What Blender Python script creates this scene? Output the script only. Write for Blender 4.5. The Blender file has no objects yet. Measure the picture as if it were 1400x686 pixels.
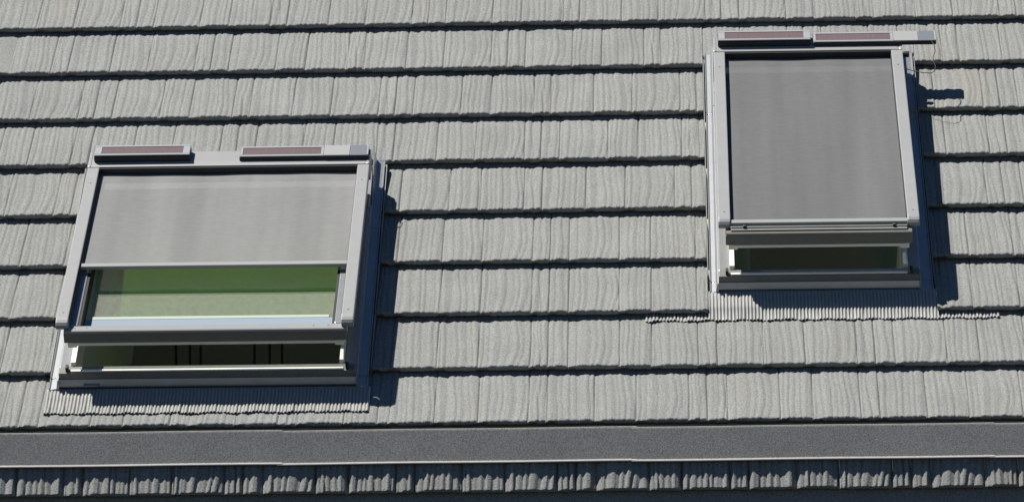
import bpy, bmesh, math, random
from mathutils import Vector, Matrix
random.seed(7)
sc = bpy.context.scene
R = math.radians

# ------------------------------------------------------------------ camera
cam_d = bpy.data.cameras.new('camera'); cam = bpy.data.objects.new('camera', cam_d)
sc.collection.objects.link(cam); sc.camera = cam
cam_d.sensor_width = 36; cam_d.lens = 6090.55 / 1400 * 36
cam_d.clip_start = 0.5; cam_d.clip_end = 3000
cam.rotation_euler = (1.73405, 0.00585, 0.03726)
cam.location = (0.14836, -17.71622, -2.22721)

# ------------------------------------------------------------------ light
PITCH = R(45)
U = Vector((1, 0, 0)); V = Vector((0, math.cos(PITCH), math.sin(PITCH))); N = Vector((0, -math.sin(PITCH), math.cos(PITCH)))
S_UVN = (-0.56, 0.67, 1.0)                       # towards the sun, in roof coordinates
sdir = (U * S_UVN[0] + V * S_UVN[1] + N * S_UVN[2]).normalized()
w = bpy.data.worlds.new('World'); sc.world = w; w.use_nodes = True
nt = w.node_tree; nt.nodes.clear()
sky = nt.nodes.new('ShaderNodeTexSky'); sky.sky_type = 'NISHITA'; sky.sun_disc = False
sky.sun_elevation = math.asin(sdir.z); sky.sun_rotation = math.atan2(sdir.x, sdir.y)
sky.air_density = 0.6; sky.dust_density = 0.0; sky.ozone_density = 4.0
bg = nt.nodes.new('ShaderNodeBackground'); bg.inputs[1].default_value = 0.05
wo = nt.nodes.new('ShaderNodeOutputWorld')
hs = nt.nodes.new('ShaderNodeHueSaturation'); hs.inputs['Saturation'].default_value = 1.15
nt.links.new(sky.outputs[0], hs.inputs['Color']); nt.links.new(hs.outputs[0], bg.inputs[0]); nt.links.new(bg.outputs[0], wo.inputs[0])
sun_d = bpy.data.lights.new('sun', 'SUN'); sun_d.energy = 5.0; sun_d.angle = R(0.5); sun_d.color = (1.0, 0.965, 0.90)
sun = bpy.data.objects.new('sun', sun_d); sc.collection.objects.link(sun)
sun.rotation_euler = sdir.to_track_quat('Z', 'Y').to_euler()
sc.view_settings.view_transform = 'Standard'; sc.view_settings.look = 'None'
sc.view_settings.exposure = 0.585; sc.view_settings.gamma = 1.0

# ------------------------------------------------------------------ materials
def mat(name, col, rough=0.8, metal=0.0, noise=0, amt=0.15, bump=0, bscale=None, spec=0.5, streak=None, trans=0, fine=0, bands=None, rnd=0):
    m = bpy.data.materials.new(name); m.use_nodes = True
    t = m.node_tree; b = t.nodes['Principled BSDF']; L = t.links.new
    b.inputs['Base Color'].default_value = (*col, 1); b.inputs['Roughness'].default_value = rough
    b.inputs['Metallic'].default_value = metal; b.inputs['Specular IOR Level'].default_value = spec
    geo = t.nodes.new('ShaderNodeNewGeometry')
    if noise:
        n = t.nodes.new('ShaderNodeTexNoise'); n.inputs['Scale'].default_value = noise
        n.inputs['Detail'].default_value = 3; n.inputs['Roughness'].default_value = 0.7
        if streak:
            mp = t.nodes.new('ShaderNodeMapping'); mp.inputs['Scale'].default_value = streak
            L(geo.outputs['Position'], mp.inputs[0]); L(mp.outputs[0], n.inputs[0])
        else: L(geo.outputs['Position'], n.inputs[0])
        r = t.nodes.new('ShaderNodeMapRange')
        r.inputs[1].default_value = 0.3; r.inputs[2].default_value = 0.7
        r.inputs[3].default_value = 1 - amt; r.inputs[4].default_value = 1 + amt
        L(n.outputs[0], r.inputs[0])
        last = r.outputs[0]
        if fine:
            n2 = t.nodes.new('ShaderNodeTexNoise'); n2.inputs['Scale'].default_value = 5
            n2.inputs['Detail'].default_value = 4
            if bands:
                mb_ = t.nodes.new('ShaderNodeMapping'); mb_.inputs['Scale'].default_value = [q / 5 for q in bands]
                L(geo.outputs['Position'], mb_.inputs[0]); L(mb_.outputs[0], n2.inputs[0])
            else: L(geo.outputs['Position'], n2.inputs[0])
            r2 = t.nodes.new('ShaderNodeMapRange'); r2.inputs[1].default_value = 0.3; r2.inputs[2].default_value = 0.7
            r2.inputs[3].default_value = 1 - fine; r2.inputs[4].default_value = 1 + fine
            L(n2.outputs[0], r2.inputs[0])
            mu = t.nodes.new('ShaderNodeMath'); mu.operation = 'MULTIPLY'
            L(last, mu.inputs[0]); L(r2.outputs[0], mu.inputs[1]); last = mu.outputs[0]
        if rnd:
            oi = t.nodes.new('ShaderNodeObjectInfo'); r3 = t.nodes.new('ShaderNodeMapRange')
            r3.inputs[3].default_value = 1 - rnd; r3.inputs[4].default_value = 1 + rnd
            L(oi.outputs['Random'], r3.inputs[0])
            mv = t.nodes.new('ShaderNodeMath'); mv.operation = 'MULTIPLY'
            L(last, mv.inputs[0]); L(r3.outputs[0], mv.inputs[1]); last = mv.outputs[0]
        mx = t.nodes.new('ShaderNodeVectorMath'); mx.operation = 'SCALE'
        mx.inputs[0].default_value = col; L(last, mx.inputs[3]); L(mx.outputs[0], b.inputs['Base Color'])
    if bump:
        nb = t.nodes.new('ShaderNodeTexNoise'); nb.inputs['Scale'].default_value = bscale or 200
        nb.inputs['Detail'].default_value = 2
        L(geo.outputs['Position'], nb.inputs[0])
        bp = t.nodes.new('ShaderNodeBump'); bp.inputs['Strength'].default_value = 1.0; bp.inputs['Distance'].default_value = bump
        L(nb.outputs[0], bp.inputs['Height']); L(bp.outputs[0], b.inputs['Normal'])
    return m

GRIT = mat('stone_coated_tile', (0.2060, 0.2085, 0.1995), 0.92, noise=175, amt=0.42, bump=0.0018, bscale=170, spec=0.25, fine=0.06, rnd=0.02)
def stain(m, colr, lo, hi, scale, fac):
    t = m.node_tree; b = t.nodes['Principled BSDF']; L = t.links.new
    src = b.inputs['Base Color'].links[0].from_socket
    n = t.nodes.new('ShaderNodeTexNoise'); n.inputs['Scale'].default_value = scale; n.inputs['Detail'].default_value = 5
    g = t.nodes.new('ShaderNodeNewGeometry'); mp = t.nodes.new('ShaderNodeMapping'); mp.inputs['Scale'].default_value = (1.6, .6, .6)
    L(g.outputs['Position'], mp.inputs[0]); L(mp.outputs[0], n.inputs[0])
    r_ = t.nodes.new('ShaderNodeMapRange'); r_.inputs[1].default_value = lo; r_.inputs[2].default_value = hi; r_.inputs[4].default_value = fac
    L(n.outputs[0], r_.inputs[0])
    mx = t.nodes.new('ShaderNodeMix'); mx.data_type = 'RGBA'
    L(r_.outputs[0], mx.inputs[0]); L(src, mx.inputs[6]); mx.inputs[7].default_value = (*colr, 1); L(mx.outputs[2], b.inputs['Base Color'])
stain(GRIT, (0.23, 0.21, 0.165), .62, .74, 2.3, .30)
stain(GRIT, (0.15, 0.15, 0.14), .58, .76, 3.7, .30)
GRITD = mat('stone_coated_trim', (0.232, 0.230, 0.222), 0.92, noise=190, amt=0.50, bump=0.0007, bscale=260, spec=0.25, fine=0.06)
HEM = mat('trim_hem', (0.331, 0.309, 0.293), 0.6, noise=60, amt=0.08)
ALU = mat('lacquered_aluminium', (0.265, 0.268, 0.262), 0.38, metal=0.0, noise=9, amt=0.04, spec=0.7)
ALUD = mat('grey_flashing', (0.335, 0.345, 0.35), 0.26, metal=0.45, noise=14, amt=0.06, spec=0.8)
APRON = mat('ribbed_apron_metal', (0.27, 0.27, 0.258), 0.5, noise=30, amt=0.07, spec=0.5)
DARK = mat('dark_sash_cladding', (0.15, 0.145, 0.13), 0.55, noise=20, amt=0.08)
BLACK = mat('black_rubber', (0.012, 0.012, 0.013), 0.6)
CREAM = mat('white_painted_wood', (0.84, 0.81, 0.70), 0.55, noise=30, amt=0.04)
SILVER = mat('panel_frame_silver', (0.4000, 0.4067, 0.4133), 0.3, metal=0.3)
WHITEP = mat('white_plastic', (0.27, 0.272, 0.265), 0.5)
GREYP = mat('grey_plastic', (0.1333, 0.1467, 0.1667), 0.45)
MAROON = mat('solar_cell_maroon', (0.135, 0.098, 0.098), 0.3, noise=300, amt=0.12, streak=(1, .05, .05))
ROOM = mat('room_paint', (0.7, 0.68, 0.6), 0.9)
LINING = mat('glow_tinted_reveal', (0.58, 0.55, 0.36), 0.7)  # white lining, tinted to carry the glow of the green blind
WALLD = mat('dark_panelling', (0.52, 0.46, 0.33), 0.8)
GROUND = mat('lawn', (0.0200, 0.0227, 0.0173), 0.95, noise=0.6, amt=0.3)

def fabric_mat(name, col, t_amt, sx, amt):
    m = mat(name, col, 0.9, noise=1.0, amt=amt, streak=sx, fine=0.11, spec=0.2, bands=(9, .5, .5))
    t = m.node_tree; b = t.nodes['Principled BSDF']; o = t.nodes['Material Output']
    tr = t.nodes.new('ShaderNodeBsdfTransparent'); mx = t.nodes.new('ShaderNodeMixShader')
    mx.inputs[0].default_value = t_amt
    t.links.new(b.outputs[0], mx.inputs[1]); t.links.new(tr.outputs[0], mx.inputs[2]); t.links.new(mx.outputs[0], o.inputs[0])
    return m
FAB1 = fabric_mat('screen_fabric_light', (0.2130, 0.2140, 0.2090), 0.14, (22, 170, 170), 0.09)
FAB2 = fabric_mat('screen_fabric_mid', (0.128, 0.130, 0.130), 0.08, (22, 170, 170), 0.09)

def green_mat():
    m = mat('green_blind_cloth', (0.37, 0.80, 0.045), 0.8, noise=3, amt=0.08)
    t = m.node_tree; b = t.nodes['Principled BSDF']; o = t.nodes['Material Output']
    tl = t.nodes.new('ShaderNodeBsdfTranslucent'); tl.inputs[0].default_value = (0.36, 0.72, 0.06, 1)
    mx = t.nodes.new('ShaderNodeMixShader'); mx.inputs[0].default_value = 0.4
    t.links.new(b.outputs[0], mx.inputs[1]); t.links.new(tl.outputs[0], mx.inputs[2]); t.links.new(mx.outputs[0], o.inputs[0])
    return m
GREEN = green_mat()

def glass_mat():                                   # clear pane with a thin film of dust
    m = bpy.data.materials.new('dusty_glass'); m.use_nodes = True; t = m.node_tree; t.nodes.clear(); L = t.links.new
    o = t.nodes.new('ShaderNodeOutputMaterial')
    tr = t.nodes.new('ShaderNodeBsdfTransparent'); tr.inputs[0].default_value = (0.93, 0.96, 0.94, 1)
    gl = t.nodes.new('ShaderNodeBsdfGlossy'); gl.inputs['Roughness'].default_value = 0.02
    df = t.nodes.new('ShaderNodeBsdfDiffuse'); df.inputs[0].default_value = (0.55, 0.55, 0.49, 1)
    n = t.nodes.new('ShaderNodeTexNoise'); n.inputs['Scale'].default_value = 45; n.inputs['Detail'].default_value = 6
    g = t.nodes.new('ShaderNodeNewGeometry'); L(g.outputs['Position'], n.inputs[0])
    r = t.nodes.new('ShaderNodeMapRange'); r.inputs[1].default_value = 0.3; r.inputs[2].default_value = 0.75
    r.inputs[3].default_value = 0.13; r.inputs[4].default_value = 0.18; L(n.outputs[0], r.inputs[0])
    m1 = t.nodes.new('ShaderNodeMixShader'); m2 = t.nodes.new('ShaderNodeMixShader')
    m1.inputs[0].default_value = 0.015; L(tr.outputs[0], m1.inputs[1]); L(gl.outputs[0], m1.inputs[2])
    L(r.outputs[0], m2.inputs[0]); L(m1.outputs[0], m2.inputs[1]); L(df.outputs[0], m2.inputs[2]); L(m2.outputs[0], o.inputs[0])
    return m
GLASS = glass_mat()
SCREW = mat('screw_steel', (0.25, 0.25, 0.25), 0.4, metal=0.6)

# ------------------------------------------------------------------ helpers
col = sc.collection
def link(o, parent=None):
    col.objects.link(o)
    if parent: o.parent = parent
    return o
def empty(name, label=None, cat=None, group=None, loc=(0, 0, 0), rot=(PITCH, 0, 0)):
    o = bpy.data.objects.new(name, None); link(o); o.empty_display_size = 0.1
    o.location = loc; o.rotation_euler = rot
    if label: o['label'] = label
    if cat: o['category'] = cat
    if group: o['group'] = group
    return o
def world_of(u, v, n): return U * u + V * v + N * n
class MB:
    def __init__(s, f=None): s.v = []; s.f = []; s.map = f or (lambda p: p)
    def vert(s, p): s.v.append(tuple(s.map(p))); return len(s.v) - 1
    def quad(s, a, b, c, d):
        i = [s.vert(p) for p in (a, b, c, d)]; s.f.append(i)
    def box(s, x0, x1, y0, y1, z0, z1):
        i = [s.vert(p) for p in ((x0,y0,z0),(x1,y0,z0),(x1,y1,z0),(x0,y1,z0),(x0,y0,z1),(x1,y0,z1),(x1,y1,z1),(x0,y1,z1))]
        for q in ((0,3,2,1),(4,5,6,7),(0,1,5,4),(1,2,6,5),(2,3,7,6),(3,0,4,7)): s.f.append([i[k] for k in q])
    def prism(s, x0, x1, prof):                  # profile in (y,z) swept along x, capped
        a = [s.vert((x0, y, z)) for y, z in prof]; b = [s.vert((x1, y, z)) for y, z in prof]
        n = len(prof)
        for k in range(n): s.f.append([a[k], a[(k+1) % n], b[(k+1) % n], b[k]])
        s.f.append(a[::-1]); s.f.append(b)
    def sweep(s, y0, y1, prof):                  # profile in (x,z) swept along y
        a = [s.vert((x, y0, z)) for x, z in prof]; b = [s.vert((x, y1, z)) for x, z in prof]
        n = len(prof)
        for k in range(n): s.f.append([a[k], a[(k+1) % n], b[(k+1) % n], b[k]])
        s.f.append(a[::-1]); s.f.append(b)
    def grid(s, pts):
        idx = [[s.vert(p) for p in row] for row in pts]
        for j in range(len(idx) - 1):
            for i in range(len(idx[0]) - 1):
                s.f.append([idx[j][i], idx[j][i+1], idx[j+1][i+1], idx[j+1][i]])
    def tube(s, pts, r, n=8):
        rings = []
        for k, p in enumerate(pts):
            p = Vector(p); a = Vector(pts[max(k-1, 0)]); b = Vector(pts[min(k+1, len(pts)-1)])
            d = (b - a).normalized(); q = d.to_track_quat('Z', 'Y')
            rings.append([s.vert(p + q @ Vector((r*math.cos(t*2*math.pi/n), r*math.sin(t*2*math.pi/n), 0))) for t in range(n)])
        for k in range(len(rings)-1):
            for t in range(n): s.f.append([rings[k][t], rings[k][(t+1) % n], rings[k+1][(t+1) % n], rings[k+1][t]])
        s.f.append(rings[0][::-1]); s.f.append(rings[-1])
    def build(s, name, m, parent=None, bevel=0, smooth=False, label=None, kind=None, seg=2):
        me = bpy.data.meshes.new(name); me.from_pydata(s.v, [], s.f)
        bm = bmesh.new(); bm.from_mesh(me)
        if bevel:
            bmesh.ops.recalc_face_normals(bm, faces=bm.faces)
            bmesh.ops.bevel(bm, geom=[e for e in bm.edges if len(e.link_faces) == 2 and e.calc_face_angle(0) > 0.6],
                            offset=bevel, segments=seg, affect='EDGES', profile=0.6, clamp_overlap=True)
        if not smooth or bevel: bmesh.ops.recalc_face_normals(bm, faces=bm.faces)
        bm.to_mesh(me); bm.free()
        if smooth:
            for p in me.polygons: p.use_smooth = True
        me.materials.append(m)
        o = bpy.data.objects.new(name, me); link(o, parent)
        if label: o['label'] = label
        if kind: o['kind'] = kind
        return o

# ------------------------------------------------------------------ the shingles
W9 = [.212, .073, .080, .212, .133, .189, .076, .189, .169]
SC = 1.335 / sum(W9); W9 = [x * SC for x in W9]
EXP = 0.37
NOSE = 0.038
VAR = 0
def ripple(kind, x, y, wd):
    """wood-grain relief of a pressed shake, x across (0..wd), y up the slope (0..EXP)"""
    t = y / EXP
    rnd = random.Random(kind * 31 + VAR * 977 + 5)
    ph = rnd.random() * 6; wl = [0.029, .026, .028, .030, .027, .026, .028, .031, .029][kind] * rnd.uniform(.9, 1.15)
    if kind in (0, 3):                            # long C-shaped arcs
        bow = rnd.uniform(.016, .026) * (1 - (2 * (t - .52)) ** 2) * (0.1 + x / wd) - 0.012
    elif kind in (5, 8):
        bow = rnd.uniform(.004, .010) * math.sin(t * 3.1 + 1.0) * (0.4 + x / wd)
    else:
        bow = 0.003 * math.sin(t * 5 + ph)
    xx = x - bow + .0012 * math.sin(t * 9 + ph + x * 40)
    a = 2 * math.pi * xx / wl + ph + 1.5 * math.sin(xx * 47 + ph * 3) + .7 * math.sin(xx * 101 + ph + t * 1.2)
    h = 0.0053 * abs(math.sin(a / 2)) ** .7 * (.5 + .5 * math.sin(xx * 43 + ph) ** 2) + 0.0011 * abs(math.sin(a * 1.37 + ph)) + 0.0009 * math.sin(xx * 31 + ph * 2) - .0026
    h += 0.0016 * math.sin(math.pi * min(max(x / wd, 0), 1))
    if kind in (1, 6):                            # a split down the middle of the narrow ones
        c = wd * (.5 + .10 * math.sin(t * 5 + 1)); h -= 0.004 * math.exp(-((x - c) / .0035) ** 2)
    return h
def shingle_mb(kind, wd, x0=0, x1=None, y0=0.0, deep=1.0, step=0.0042, far=False):
    """one shake: nose face, hatched lip, rippled top. x0..x1 trims it sideways, y0 trims its foot"""
    x1 = wd if x1 is None else x1
    mb = MB()
    if far: step = 0.02
    xs = [x0]; x = x0
    nn = max(3, int((x1 - x0) / step)); xs = [x0 + (x1 - x0) * i / nn for i in range(nn + 1)]
    if not far:
        for e in (0.003, 0.0075, wd - 0.003, wd - 0.0075):
            if x0 < e < x1: xs.append(e)
        xs = sorted(set(round(q, 5) for q in xs))
    ys = [0.0, 0.0014, 0.0034, 0.0067, 0.0101, 0.017] + [0.017 + (EXP + .025 - .017) * i / 15 for i in range(1, 16)]
    if y0 > 0: ys = [y0] + [q for q in ys if q > y0 + .004]
    if far: ys = [y0, .013, .05, .2, EXP + .025]
    if deep > 1.5: ys = [q for q in ys if q < .17]
    rows = []
    rnd = random.Random(kind)
    lipmask = 0.26 + .1 * rnd.random()
    for y in ys:
        r = []
        for x in xs:
            base = -NOSE * y / EXP * (1 if deep < 1.5 else 1.5)
            h = ripple(kind, x, y, wd) * deep
            e = min(x, wd - x)
            h -= 0.0044 * deep * max(0, 1 - e / (0.0075 * (1 if deep < 1.5 else 1.7))) ** 1.2  # joint groove
            if deep > 1.5: h -= 0.010 * max(0, 1 - (wd - x) / .020)
            if y < 0.0066 and y0 == 0 and not far:    # lip: bright tongue left, hatched bevel right
                tx = min(max((x / wd - lipmask * min(1, .11 / wd)) * wd / .006, 0), 1) * min(1, max(0, (wd - x - .004) / .004))
                k = (1 - y / 0.0066)
                h -= 0.0115 * deep ** .3 * tx * k * (0.8 + 0.2 * math.sin(x * 2100))
                h -= 0.0025 * k * k
            r.append((x, y, base + h))
        rows.append(r)
    if y0 == 0:
        f = [(p[0], 0.0002, p[2] - .0015) for p in rows[0]]
        lo = [(p[0], 0.007, p[2] - .013) for p in rows[0]]
        bot = [(p[0], 0.034, -NOSE * (1 if deep < 1.5 else 1.4) - 0.012) for p in rows[0]]
        mb.grid([bot, lo, f] + rows)
    else:
        bot = [(p[0], p[1] + .0005, p[2] - .018) for p in rows[0]]
        mb.grid([bot] + rows)
    # cut sides get a thickness
    for side, cond in ((0, x0 > 0.0005 or y0 > 0), (-1, x1 < wd - .0005 or y0 > 0)):
        if cond:
            mb.grid([[(r[side][0], r[side][1], r[side][2] - .016) for r in rows], [r[side] for r in rows]][:: (1 if side == 0 else -1)])
    return mb
_cache = {}
def shingle(kind, wd, loc, parent, x0=0, x1=None, y0=0, deep=1.0, tilt=0.0):
    full = (x0 <= 0 and (x1 is None or x1 >= wd) and y0 == 0)
    global VAR
    VAR = rr.randrange(5)
    key = (kind, round(wd, 4), deep, VAR)
    if full and key in _cache:
        o = bpy.data.objects.new('shingle', _cache[key]); link(o, parent)
    else:
        o = shingle_mb(kind, wd, max(x0, 0), x1, y0, deep).build('shingle', GRIT, parent, smooth=True)
        if full: _cache[key] = o.data
    o.location = loc; o.rotation_euler = (tilt, 0, 0)
    return o

rr = random.Random(3)
roof = empty('tiled_roof', 'pale grey pressed shake roof slope in overlapping courses around the two roof windows', 'roof')
OFF = [-1.335, -.64638, -.64813, -.64943, -1.38179, -.70108, -1.35338, -2.19969 + 1.335, -2.56788 + 1.335, -.66]
VOFF = [.00312, -.00471, .00032, -.00248, -.00075, .00896, -.0037, .00006, -.00081, 0]
UMIN, UMAX = -2.82, 1.92                         # in frame; beyond that the field is one mesh
W1 = dict(u0=-2.400, u1=-1.080, v0=.30, v1=1.852, c=-1.742, hw=.604, vb=.262, L=1.18, name=1)
W2 = dict(u0=.296, u1=1.243, v0=.742, v1=2.655, c=.759, hw=.416, vb=.878, L=1.40, name=2)
def joints(k):
    """list of (kind, u_start, width) along a course"""
    out = []
    off = OFF[k]
    if k == 0:
        u = -.637; left = [(8, .175), (5, .183), (6, .046), (4, .137), (7, .184), (1, .040), (2, .040)]
        for kd, wd in left: out.append((kd, u - wd, wd)); u -= wd
        i = 8
        while u > -3.9: out.append((i % 9, u - W9[i % 9], W9[i % 9])); u -= W9[i % 9]; i -= 1
        u = -.637; wd = sum(W9[:6]) + off + 1.335 - 1.335 - u
        first = 0 - (W9[6] + W9[7] + W9[8]); out.append((0, u, first - u)); u = first; i = 6
        while u < 3.0: out.append((i % 9, u, W9[i % 9])); u += W9[i % 9]; i += 1
        return out
    u = off; i = 0
    while u < 3.0: out.append((i % 9, u, W9[i % 9])); u += W9[i % 9]; i += 1
    u = off; i = -1
    while u > -3.9: out.append((i % 9, u - W9[i % 9], W9[i % 9])); u -= W9[i % 9]; i -= 1
    return out
far = MB()
def add_far(kd, wd, u, v):
    m = shingle_mb(kd, wd, far=True); b = len(far.v)
    far.v += [(p[0] + u, p[1] + v, p[2]) for p in m.v]; far.f += [[i + b for i in f] for f in m.f]
rr = random.Random(3)
for k in range(10):
    v = k * EXP + VOFF[k]
    for kd, u, wd in joints(k):
        jt = rr.uniform(-.0012, .0012)
        if u + wd < UMIN or u > UMAX or k > 8:
            add_far(kd, wd, u, v); continue
        pieces = [(0, wd, 0)]
        for w_ in (W1, W2):
            if v + .02 < w_['v1'] and v + EXP > w_['v0'] + .12 and u + wd > w_['u0'] and u < w_['u1']:
                a, b = w_['u0'] - u, w_['u1'] - u
                y0 = 0
                if v + EXP > w_['v1'] + .01: y0 = w_['v1'] - v
                new = []
                if a > .006: new.append((0, a, 0))
                if b < wd - .006: new.append((b, wd, 0))
                if y0: new.append((max(a, 0), min(b, wd), y0))
                pieces = new
        for x0, x1, y0 in pieces:
            shingle(kd, wd, (u, v + jt, jt * .4), roof, x0, x1, y0)
for k in range(10, 13):
    for kd, u, wd in joints(k - 9): add_far(kd, wd, u, k * EXP)
far.build('shingle_field', GRIT, roof, smooth=True, kind='stuff')

# deck under the tiles, with the two window holes
d = MB()
us = sorted([-3.9, W1['c'] - .575, W1['c'] + .575, W2['c'] - .395, W2['c'] + .395, 3.0])
vs = sorted([-.02, W1['vb'] + .01, W1['vb'] + W1['L'], W2['vb'] + .01, W2['vb'] + W2['L'], 4.8])
def in_hole(u, v):
    for w_ in (W1, W2):
        hw = .575 if w_ is W1 else .395
        if abs(u - w_['c']) < hw and w_['vb'] + .01 < v < w_['vb'] + w_['L']: return True
    return False
for i in range(len(us) - 1):
    for j in range(len(vs) - 1):
        if not in_hole((us[i] + us[i+1]) / 2, (vs[j] + vs[j+1]) / 2):
            d.quad((us[i], vs[j], -.045), (us[i+1], vs[j], -.045), (us[i+1], vs[j+1], -.045), (us[i], vs[j+1], -.045))
d.build('roof_deck', WALLD, roof)

# ------------------------------------------------------------------ eaves trim: overlapping folded lengths
trim = empty('eaves_trim', 'dark speckled folded metal trim strip running along the foot of the roof slope', 'roof trim', rot=(0, 0, 0))
base_p = world_of(0, -.003, -.030) + Vector((0, -.026, -.004))
seams = [-3.9, -2.83, -1.420, 0.0, 1.425, 2.95]
for i in range(5):
    a, b = seams[i], seams[i+1]
    m = MB(); st = .0042 * (i - 2) * 0 ; dz0 = -.0018; dz1 = .0012
    nseg = 24; rows = []
    prof = [(.004, .0), (-.0005, .0022), (-.004, .0), (-.005, -.006), (-.0052, -.128), (-.010, -.1325), (-.0155, -.1365), (-.0155, -.1395), (-.004, -.1395)]
    for py, pz in prof:
        r = []
        for s_ in range(nseg + 1):
            x = a - (.02 if i else 0) + (b - a + .02) * s_ / nseg; t = s_ / nseg
            z = dz0 + (dz1 - dz0) * t + .0006 * math.sin(x * 7 + i)
            r.append((x, base_p.y + py - .0014 * (1 if i % 2 else 0) - (.0012 * i), base_p.z + pz + z))
        rows.append(r)
    m.grid(rows)
    o = m.build('trim_length', GRITD, trim)
    h = MB()
    # folded hem in a paler colour, painting in the sun it catches
    hr = []
    for py, pz in [(-.0058, -.1275), (-.0108, -.132), (-.0165, -.136), (-.0165, -.1392)]:
        hr.append([(a - (.02 if i else 0) + (b - a + .02) * s_ / nseg,
                    base_p.y + py - .0014 * (1 if i % 2 else 0) - (.0012 * i) - .0008,
                    base_p.z + pz + dz0 + (dz1 - dz0) * s_ / nseg + .0006 * math.sin((a - (.02 if i else 0) + (b - a + .02) * s_ / nseg) * 7 + i) + .0008) for s_ in range(nseg + 1)])
    h.grid(hr[1:]); h.build('hem', HEM, o)

# ------------------------------------------------------------------ steep lower slope
MP = R(83.5)
lower = empty('shingle_clad_wall', 'steep shake clad slope below the eaves trim, mostly shaded, in the lower margin', 'shingled wall',
              loc=(0, base_p.y - .0205, base_p.z - .1385 - .117), rot=(MP, 0, 0))
for k in range(0, 1):
    v = -k * EXP
    u = -.528 + (0 if k == 0 else (.66 if k == 1 else .1)); lst = []
    i = 0
    uu = u
    while uu < 2.9: lst.append((i % 9, uu, W9[i % 9])); uu += W9[i % 9]; i += 1
    i = -1; uu = u
    while uu > -3.8: lst.append((i % 9, uu - W9[i % 9], W9[i % 9])); uu -= W9[i % 9]; i -= 1
    if k < 2:
        for kd, uu, wd in lst:
            if uu + wd < UMIN or uu > UMAX: continue
            shingle(kd, wd, (uu, v + rr.uniform(-.0015, .0015), 0), lower, deep=2.5)
m = MB(); m.quad((-3.9, -4, -.05), (3, -4, -.05), (3, .17, -.05), (-3.9, .17, -.05)); m.build('backing', GRIT, lower)
m = MB(); m.quad((-3.9, -.4, -.030), (3, -.4, -.030), (3, .03, -.045), (-3.9, .03, -.045)); m.build('next_course', GRIT, lower)

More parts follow.
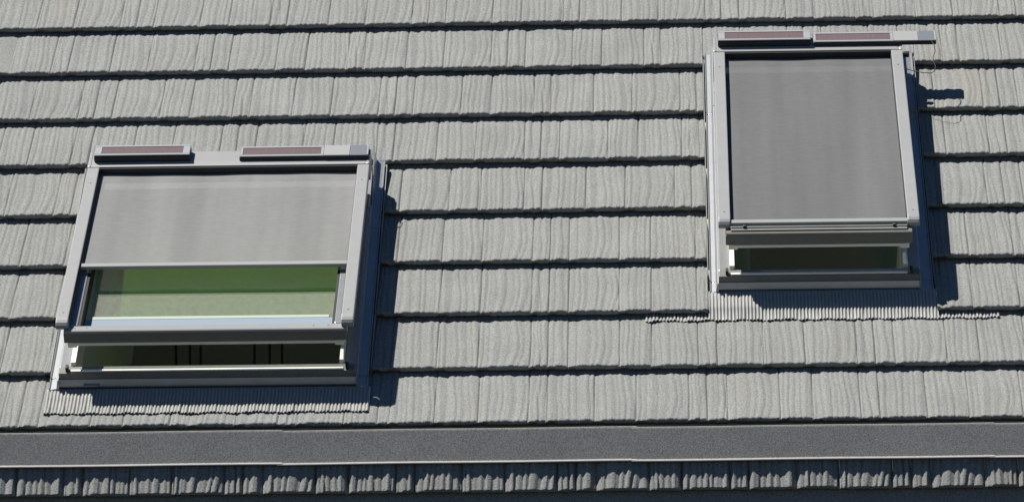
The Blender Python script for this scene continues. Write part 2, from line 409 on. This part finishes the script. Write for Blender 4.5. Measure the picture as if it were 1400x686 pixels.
# ------------------------------------------------------------------ roof windows
def make_window(w_):
    c, hw, vb, L = w_['c'], w_['hw'], w_['vb'], w_['L']
    first = w_ is W1
    th = math.asin(.096 / L); Ls = L - (.035 if first else .045); vt = vb + L; ct, st = math.cos(th), math.sin(th)
    org = world_of(c, vb, 0)
    root = empty('roof_window', ('wide roof window tilted open, its screen half drawn above a green blind, left of the bare roof field' if first else
                 'narrow tall roof window tilted open under a fully drawn grey screen, at right'), 'roof window', 'roof windows set in the shake roof', loc=org)
    # local coordinates: x across from centre, y up slope from the frame foot, z off the roof
    S = lambda p: (p[0], (vt - vb) - p[1] * ct + p[2] * st, .10 + p[1] * st + p[2] * ct)   # sash space: (x, s down, t up)
    fw = hw + .0                                       # outer frame half width
    # --- fixed frame
    m = MB(); m.box(-fw, fw, -.002, .045, -.02, .070); m.build('frame_foot', DARK, root, bevel=.004)
    m = MB(); m.box(-fw, fw, L - .02, L + .06, -.04, .075); m.build('frame_head', ALU, root, bevel=.005)
    for sg in (-1, 1):
        m = MB(); a, b = sorted((sg * fw, sg * (fw - .045))); m.box(a, b, .046, L - .021, -.04, .066)
        m.build('frame_side', ALUD, root, bevel=.004)
    m = MB(); m.box(-fw + .05, fw - .05, .004, .015, .071, .0775)
    m.build('sill_board', CREAM, root, bevel=.002)
    for sg in (-1, 1):
        m = MB(); a, b = sorted((sg * (fw - .046), sg * (fw - .066))); m.box(a, b, .052, L - .03, -.16, .086)
        m.build('frame_lining', CREAM, root, bevel=.002)
        m = MB(); a, b = sorted((sg * (fw - .028), sg * (fw - .040))); m.box(a, b, .006, .03, .07, .092); m.build('hinge_arm', BLACK, root, bevel=.002)
    # --- sash (opens at the foot)
    sw = hw - .030
    sash_m = MB(S)
    sash_m.box(-sw, sw, Ls - .012, Ls, 0, .045)            # foot face
    sash_m.box(-sw, sw, Ls - .034, Ls - .0125, .002, .040)
    sash = sash_m.build('sash_foot', DARK, root, bevel=.002)
    for sg in (-1, 1):
        m = MB(S); a, b = sorted((sg * sw, sg * (sw - .052))); m.box(a, b, .031, Ls - .061, -.002, .046)
        m.build('sash_side', ALUD, root, bevel=.004)
        m = MB(S); a, b = sorted((sg * (sw - .053), sg * (sw - .062))); m.box(a, b, .031, Ls - .061, -.028, .043)
        m.build('gasket', BLACK, root)
    m = MB(S); m.box(-sw, sw, -.04, .03, -.02, .030); m.build('sash_head', DARK, root, bevel=.004)
    m = MB(S)                                           # light metal bar along the foot of the glass
    m.prism(-sw + .002, sw - .002, [(Ls - .046, .0405), (Ls - .044, .053), (Ls - .004, .060), (Ls + .003, .056), (Ls + .003, .046), (Ls - .012, .0405)])
    bar = m.build('foot_bar', ALU if first else DARK, root, bevel=.0015)  # second window's bar is coloured dark in place of its shade
    if first:
        for x in (-.42 - .11, -.42 - .06, .44, .50):
            mm = MB(S); mm.tube([(x, Ls - .022, .0545), (x, Ls - .022, .0585)], .0035, 10); mm.build('screw', SCREW, bar)
    m = MB(S); m.box(-sw + .035, sw - .035, Ls - .034, Ls - .004, -.017, -.003)
    m.build('sash_inner_rail', CREAM, root, bevel=.002)
    for sg in (-1, 1):
        m = MB(S); a, b = sorted((sg * (sw - .012), sg * (sw - .050))); m.box(a, b, .03, Ls - .012, -.030, -.003)
        m.build('sash_inner_side', CREAM, root, bevel=.002)
    m = MB(S); m.box(-sw + .0625, sw - .0625, .03, Ls - .036, -.026, -.020); m.build('glass', GLASS, root)
    m = MB(S); m.box(-sw + .066, sw - .066, Ls - .200, Ls - .140, -.0195, -.015); m.build('sky_reflection_strip', mat('pale_sky_reflection', (0.25, .30, .35), .3) if first else ALU, root)  # pale strip painted in for the sky reflected low on the glass
    m = MB(S); m.box(-sw + .085, sw - .085, Ls - .222, Ls - .2015, -.0195, -.014); m.build('rail_highlight_strip', mat('pale_rail_highlight', (0.38, .43, .34), .4), root, bevel=.002)  # added strip standing in for the blind's brightly lit bottom rail
    # --- lining going down into the room
    for sg in (-1, 1):
        m = MB(); x0 = sg * (fw - .067)
        pts = [(x0, -.045), (x0 - sg * .0, -.05), (x0 - sg * (.085 if sg < 0 else .05), -.62), (x0 + sg * .01, -.62), (x0 + sg * .02, -.05)]
        m.sweep(.03, L - .03, pts); m.build('reveal', LINING, root)
    # --- flashing: side gutters in lengths
    for sg in (-1, 1):
        uT = (w_['u0'] if sg < 0 else w_['u1']) - c
        x_in = sg * fw
        lens = ([(-.02, .05), (.052, L - .10), (L - .098, w_['v1'] - vb - .005)])
        for q, (ya, yb) in enumerate(lens):
            m = MB(); g = sg
            lift = .003 * q
            prof = [(x_in, .048 + lift), (x_in + g * .006, .046 + lift), (x_in + g * .012, .006 + lift), (uT - g * .016, .000 + lift), (uT - g * .013, .009 + lift), (uT - g * .010, .009 + lift),
                    (uT - g * .010, -.012 + lift), (x_in, -.012 + lift)]
            m.sweep(ya, yb, prof); m.build('side_gutter', ALUD, root, bevel=.0008, seg=1)
        # upturned edge strip next to the cut tiles
        m = MB(); a, b = sorted((uT - sg * .0015, uT - sg * .0045)); rows = []
        m.box(a, b, .10, w_['v1'] - vb - .03, -.03, .004)
        m.build('gutter_upstand', ALU, root)
    m = MB(); m.box(w_['u0'] - c + .004, w_['u1'] - c - .004, L + .061, w_['v1'] - vb + .05, -.040, -.018); m.build('head_gutter', ALUD, root)
    # --- sloped foot flange then ribbed apron
    m = MB(); m.prism(-fw - .004, fw + .004, [(-.003, .036), (-.003, .041), (-.006, .040), (-.013, .012), (-.013, .006), (-.003, .006)])
    m.build('foot_flange', ALUD, root, bevel=.001, seg=1)
    m = MB()
    pitch = .01435; ua, ub = w_['u0'] + .002 - c, w_['u1'] + (.004 if first else .004) - c
    wing = 0 if first else .262
    na = int((ub - ua + 2 * wing) / pitch)
    k0 = 0 if first else 1
    def tile_z(u, v):                                 # height of the tiles under the apron
        vv = v - (k0 * EXP + VOFF[k0]); q = -NOSE * vv / EXP
        for kd, us_, wd in JT[k0]:
            if us_ <= u < us_ + wd: return q + ripple(kd, u - us_, vv, wd)
        return q
    ys = [-.013, -.022, -.028, -.06, -.09, -.12, -.14, -.155, -.168, -.180]
    if not first: ys = [-.013, -.022, -.028, -.06, -.09, -.112, -.124, -.134, -.145, -.155, -.166, -.176]
    rows = []
    rw = random.Random(5)
    for jy, y in enumerate(ys):
        r = []
        for i in range(na * 8 + 1):
            x = ua - wing + i * pitch / 8
            if x < ua - .001 or x > ub + .001:
                if y > -.123: y_ = -.123 + (y + .123) * .15
                else: y_ = y
            else: y_ = y
            ph = i / 8 * math.pi
            rib = .0075 * (abs(math.sin(ph)) ** .7 - .5) * (0 if jy == 0 else (.35 if jy == 1 else 1))
            tz = tile_z(x + c, vb + min(y_, -.10 if first else y_))
            if first:
                g_ = min(max((-y_ - .06) / .09, 0), 1); v_ = vb + y_
                z = (-NOSE * v_ / EXP + .002) * (1 - g_) + tz * g_ + .0075 + rib + max(0, (y_ + .12)) * .13
            else:
                f_ = min(max((y_ + .178) / .075, 0), 1)
                if x < ua or x > ub: f_ = 0
                z = (tile_z(x + c, vb + min(y_, -.125)) + .006) * (1 - f_) + f_ * (-.004 + .06 * (y_ + .12)) + rib
            yw = y_ + (.003 * math.sin(x * 37) + .002 * math.sin(x * 91) if jy == len(ys) - 1 else 0)
            r.append((x, yw, z))
        rows.append(r)
    m.grid(rows)
    lowedge = [(p[0], p[1] + .0008, p[2] - .0035) for p in rows[-1]]
    m.grid([rows[-1], lowedge])
    m.build('ribbed_apron', APRON, root, smooth=True)
    if first:
        m = MB(); m.box(-fw + .10, -fw + .165, -.024, -.014, .018, .0215); m.build('apron_tab', APRON, root)
    return root, S, th

JT = [joints(k) for k in range(3)]
res = {}
for w_ in (W1, W2): res[w_['name']] = make_window(w_)

# ------------------------------------------------------------------ outside screens with their solar packs
def solar_pack(root, S, x0, x1, kind, s0=-.233, s1=-.146, t0=.1005):
    """kind 'deep' = high panel alone, 'long' = low panel with white block and grey receiver"""
    hgt = .029 if kind == 'deep' else .015
    m = MB(S); m.box(x0, x1, s0, s1, t0, t0 + hgt)
    body = m.build('solar_pack', BLACK, root, bevel=.006 if kind == 'deep' else .002, seg=3)
    T = t0 + hgt
    xc = x1 if kind == 'deep' else x0 + (x1 - x0) * .655
    m = MB(S); e = .0
    a, b, c_, d_ = x0 + .002, xc - .001, s0 + .001, s1 - .003
    fr = .030 if kind == 'deep' else .012
    fl = fr * .75
    m.box(a, b, c_, c_ + .012, T + .001, T + .006); m.box(a, b, d_ - .012, d_, T + .001, T + .006)
    m.box(a, a + fr, c_ + .0122, d_ - .0122, T + .001, T + .0058); m.box(b - fr, b, c_ + .0122, d_ - .0122, T + .001, T + .0058)
    m.build('panel_frame', SILVER, body, bevel=.0012, seg=1)
    m = MB(S); m.box(a + fr + .0003, b - fr - .0003, c_ + .0124, d_ - .0124, T + .0005, T + .003); m.build('solar_cell', MAROON, body)
    if kind != 'deep':
        x2 = x0 + (x1 - x0) * .855
        m = MB(S); m.box(xc, x2, c_ - .001, d_ + .001, T + .0006, T + .0075); m.build('battery_cover', WHITEP, body, bevel=.0015)
        m = MB(S); m.box(x2 + .001, x1 - .008, c_ - .001, d_ + .001, T + .0006, T + .0065); m.build('receiver_cover', GREYP, body, bevel=.0015)
        m = MB(S); m.box(x1 - .0075, x1, c_ - .001, d_ + .001, T + .0006, T + .0085); m.build('end_strip', WHITEP, body, bevel=.001)
    return body

def make_blind(w_, S, drop):
    c, hw, vb, L = w_['c'], w_['hw'], w_['vb'], w_['L']
    first = w_ is W1; L = L - (.035 if first else .045)
    root = empty('window_screen', 'light grey screen blind half lowered over the wide left roof window' if first else
                 'mid grey screen blind lowered all the way over the narrow right roof window', 'screen blind', 'outside screens on the roof windows', loc=world_of(c, vb, 0))
    # cassette
    prof = [(-.116, .060), (-.116, .0925), (-.1175, .0955), (-.125, .0975), (-.15, .1000), (-.225, .1000), (-.243, .095), (-.250, .080), (-.250, .0), (-.14, .0), (-.128, .060)]
    m = MB(S); m.prism(-hw + .013, hw - .013, prof); cas = m.build('cassette', ALU, root)
    m = MB(S); m.box(-hw + .045, hw - .045, -.1155, -.110, .042, .090); m.build('slot', BLACK, cas)
    for sg in (-1, 1):
        a, b = sorted((sg * (hw - .0128), sg * hw)); m = MB(S)
        m.prism(a, b, [(y - (.002 if y < -.13 else -.002), z + .002 * (z > .09)) for y, z in prof]); m.build('end_cap', ALU, root, bevel=.003)
    # side rails
    e = L - .006 if first else L - .034
    for sg in (-1, 1):
        m = MB(S); a, b = sorted((sg * hw, sg * (hw - .050)))
        p = [(-.113, .096), (e - .040, .096), (e - .022, .094), (e - .010, .088), (e - .002, .078), (e, .066), (e - .006, .056), (e - .02, .0575), (-.113, .0575)]
        if sg: m.prism(a, b, p)
        m.build('side_rail', ALU, root, bevel=.004)
        m = MB(S); a, b = sorted((sg * (hw - .0503), sg * (hw - .0525))); m.box(a, b, -.10, e - .05, .058, .086); m.build('rail_groove', BLACK, root)
    for sg in (-1, 1):
        for q in (.02, e - .075):
            m = MB(S); x = sg * (hw - .025); m.tube([(x, q, .0955), (x, q, .0975)], .0035, 10); m.build('screw', SCREW, root)
    # cloth, sagging a little
    x0 = hw - .0515
    nx, ny = 40, 30; rows = []
    for j in range(ny + 1):
        s_ = -.109 + (drop + .109) * j / ny; r = []
        for i in range(nx + 1):
            x = -x0 + 2 * x0 * i / nx
            sag = .0010 * math.sin(x * 9 + s_ * 5) + .0008 * math.sin(x * 21) - .004 * (1 - (x / x0) ** 2) * math.sin(math.pi * j / ny)
            r.append((x, s_, .060 + .006 * j / ny + sag))
        rows.append(r)
    m = MB(S); m.grid(rows); m.build('screen_cloth', FAB1 if first else FAB2, root, smooth=True)
    m = MB(S); m.box(-x0 - .004, x0 + .004, drop, drop + .028, .064, .082); bb = m.build('bottom_bar', ALU, root, bevel=.005, seg=3)
    if not first:
        m = MB(S); m.box(-x0, x0, drop + .029, L - .010, .0605, .066); m.build('shade_band', DARK, root, bevel=.002)  # dark box added to paint the shaded band below the bottom bar
        m = MB(S); m.box(-x0, x0, L - .035, L - .026, .0663, .071); m.build('guide_strip', ALUD, root, bevel=.002)
        for x in (-x0 + .05, x0 - .06): 
            m = MB(S); m.box(x, x + .014, drop + .032, drop + .048, .0663, .078); m.build('latch', BLACK, root, bevel=.003)
    # solar packs
    if first:
        solar_pack(root, S, -hw + .024, -hw + .437, 'deep')
        solar_pack(root, S, .045, .598, 'long')
        m = MB(S); m.tube([(.575, -.15, .117), (.598, -.152, .118), (.612, -.135, .112), (.617, -.09, .088), (.619, -.05, .055), (.618, .0, .03), (.618, .04, .015), (.618, .07, .0)], .0022, 8)
        m.build('cable', BLACK, root, smooth=True)
    else:
        solar_pack(root, S, -hw + .020, -hw + .430, 'deep')
        solar_pack(root, S, .024, .566, 'long')
        ctl = [(.545, -.15, .118), (.556, -.12, .112), (.558, -.085, .10), (.547, -.05, .088), (.549, -.03, .080), (.556, -.005, .07), (.552, .018, .06), (.535, .03, .056), (.505, .025, .055), (.465, .0, .05), (.43, -.02, .05)]
        m = MB(S); m.tube(ctl, .0020, 8); m.build('cable', BLACK, root, smooth=True)
        m = MB(S); m.tube([(hw + .001, -.09, .085), (hw + .010, -.09, .085)], .012, 12); m.tube([(hw + .010, -.09, .085), (hw + .028, -.09, .085)], .014, 14)
        m.build('crank_socket', BLACK, root, bevel=.002)
    return root
s_drop1, s_drop2 = .655, 1.284
make_blind(W1, res[1][1], s_drop1)
make_blind(W2, res[2][1], s_drop2)

# ------------------------------------------------------------------ green blinds inside
for w_ in (W1, W2):
    c, hw, vb, L = w_['c'], w_['hw'], w_['vb'], w_['L']; first = w_ is W1
    root = empty('inner_blind', 'green roller blind hanging behind the exposed glass of the wide left window' if first else
                 'green roller blind inside the narrow right window, seen as a green glow', 'roller blind', 'green blinds inside the windows', loc=world_of(c, vb, 0))
    y0 = .475
    m = MB(); rows = []
    for j in range(9):
        y = y0 + (L - .05 - y0) * j / 8
        xa = -hw + (.135 if first else .07)
        rows.append([(xa + (hw - .07 - xa) * i / 20, y, -.004 + .0015 * math.sin(i * 1.3 + j)) for i in range(21)])
    m.grid(rows); m.build('blind_cloth', GREEN, root, smooth=True)
    m = MB(); m.box(-hw + (.137 if first else .072), hw - .072, y0 - .02, y0 - .001, -.010, .006); m.build('bottom_rail', WHITEP, root, bevel=.005, seg=3)

# ------------------------------------------------------------------ the room behind
room = empty('room', rot=(0, 0, 0)); room['kind'] = 'structure'
def part(name, quads, m):
    b = MB()
    for q in quads: b.quad(*q)
    o = b.build(name, m, room); o['kind'] = 'structure'; return o
X0, X1, YB, ZB = -3.85, 2.95, 3.1, -.9
part('back_wall', [((X0, YB, ZB), (X1, YB, ZB), (X1, YB, 1.5), (X0, YB, 1.5))], WALLD)  # kept low; the opening above is added to let skylight into the room
part('floor', [((X0, .12, ZB), (X1, .12, ZB), (X1, YB, ZB), (X0, YB, ZB))], ROOM)
part('side_wall', [((X0, .12, ZB), (X0, .12, 0), (X0, 3.3, 3.4), (X0, 3.3, ZB))], ROOM)
part('side_wall', [((X1, .12, ZB), (X1, .12, 0), (X1, 1.0, .9), (X1, 1.0, ZB))], ROOM)  # cut short; the open side is added to let skylight in
part('front_wall', [((X0, .12, ZB), (X1, .12, ZB), (X1, .12, .03), (X0, .12, .03))], ROOM)
# dark posts of a stair rail seen through the open gap
post = MB(); 
for i, px in enumerate((236, 255, 270, 344, 365, 382)):
    x = .148 + ((px - 868.5) / 336.0 - .148) * 1.058
    o = MB(); o.box(x - .004, x + .004, 1.3, 1.33, ZB, 1.1)
    t = o.build('rail_post', BLACK); t['category'] = 'post'; t['group'] = 'thin dark posts behind the open gap'
    t['label'] = ['leftmost thin dark post seen through the gap under the wide window', 'second thin dark post from the left in the gap under the wide window',
                  'third thin dark post from the left in the gap under the wide window', 'third thin dark post from the right in the gap under the wide window',
                  'second thin dark post from the right in the gap under the wide window', 'rightmost thin dark post seen through the gap under the wide window'][i]

g = MB(); g.quad((-1500, -1500, -7), (1500, -1500, -7), (1500, 1500, -7), (-1500, 1500, -7)); o = g.build('ground', GROUND); o['kind'] = 'structure'
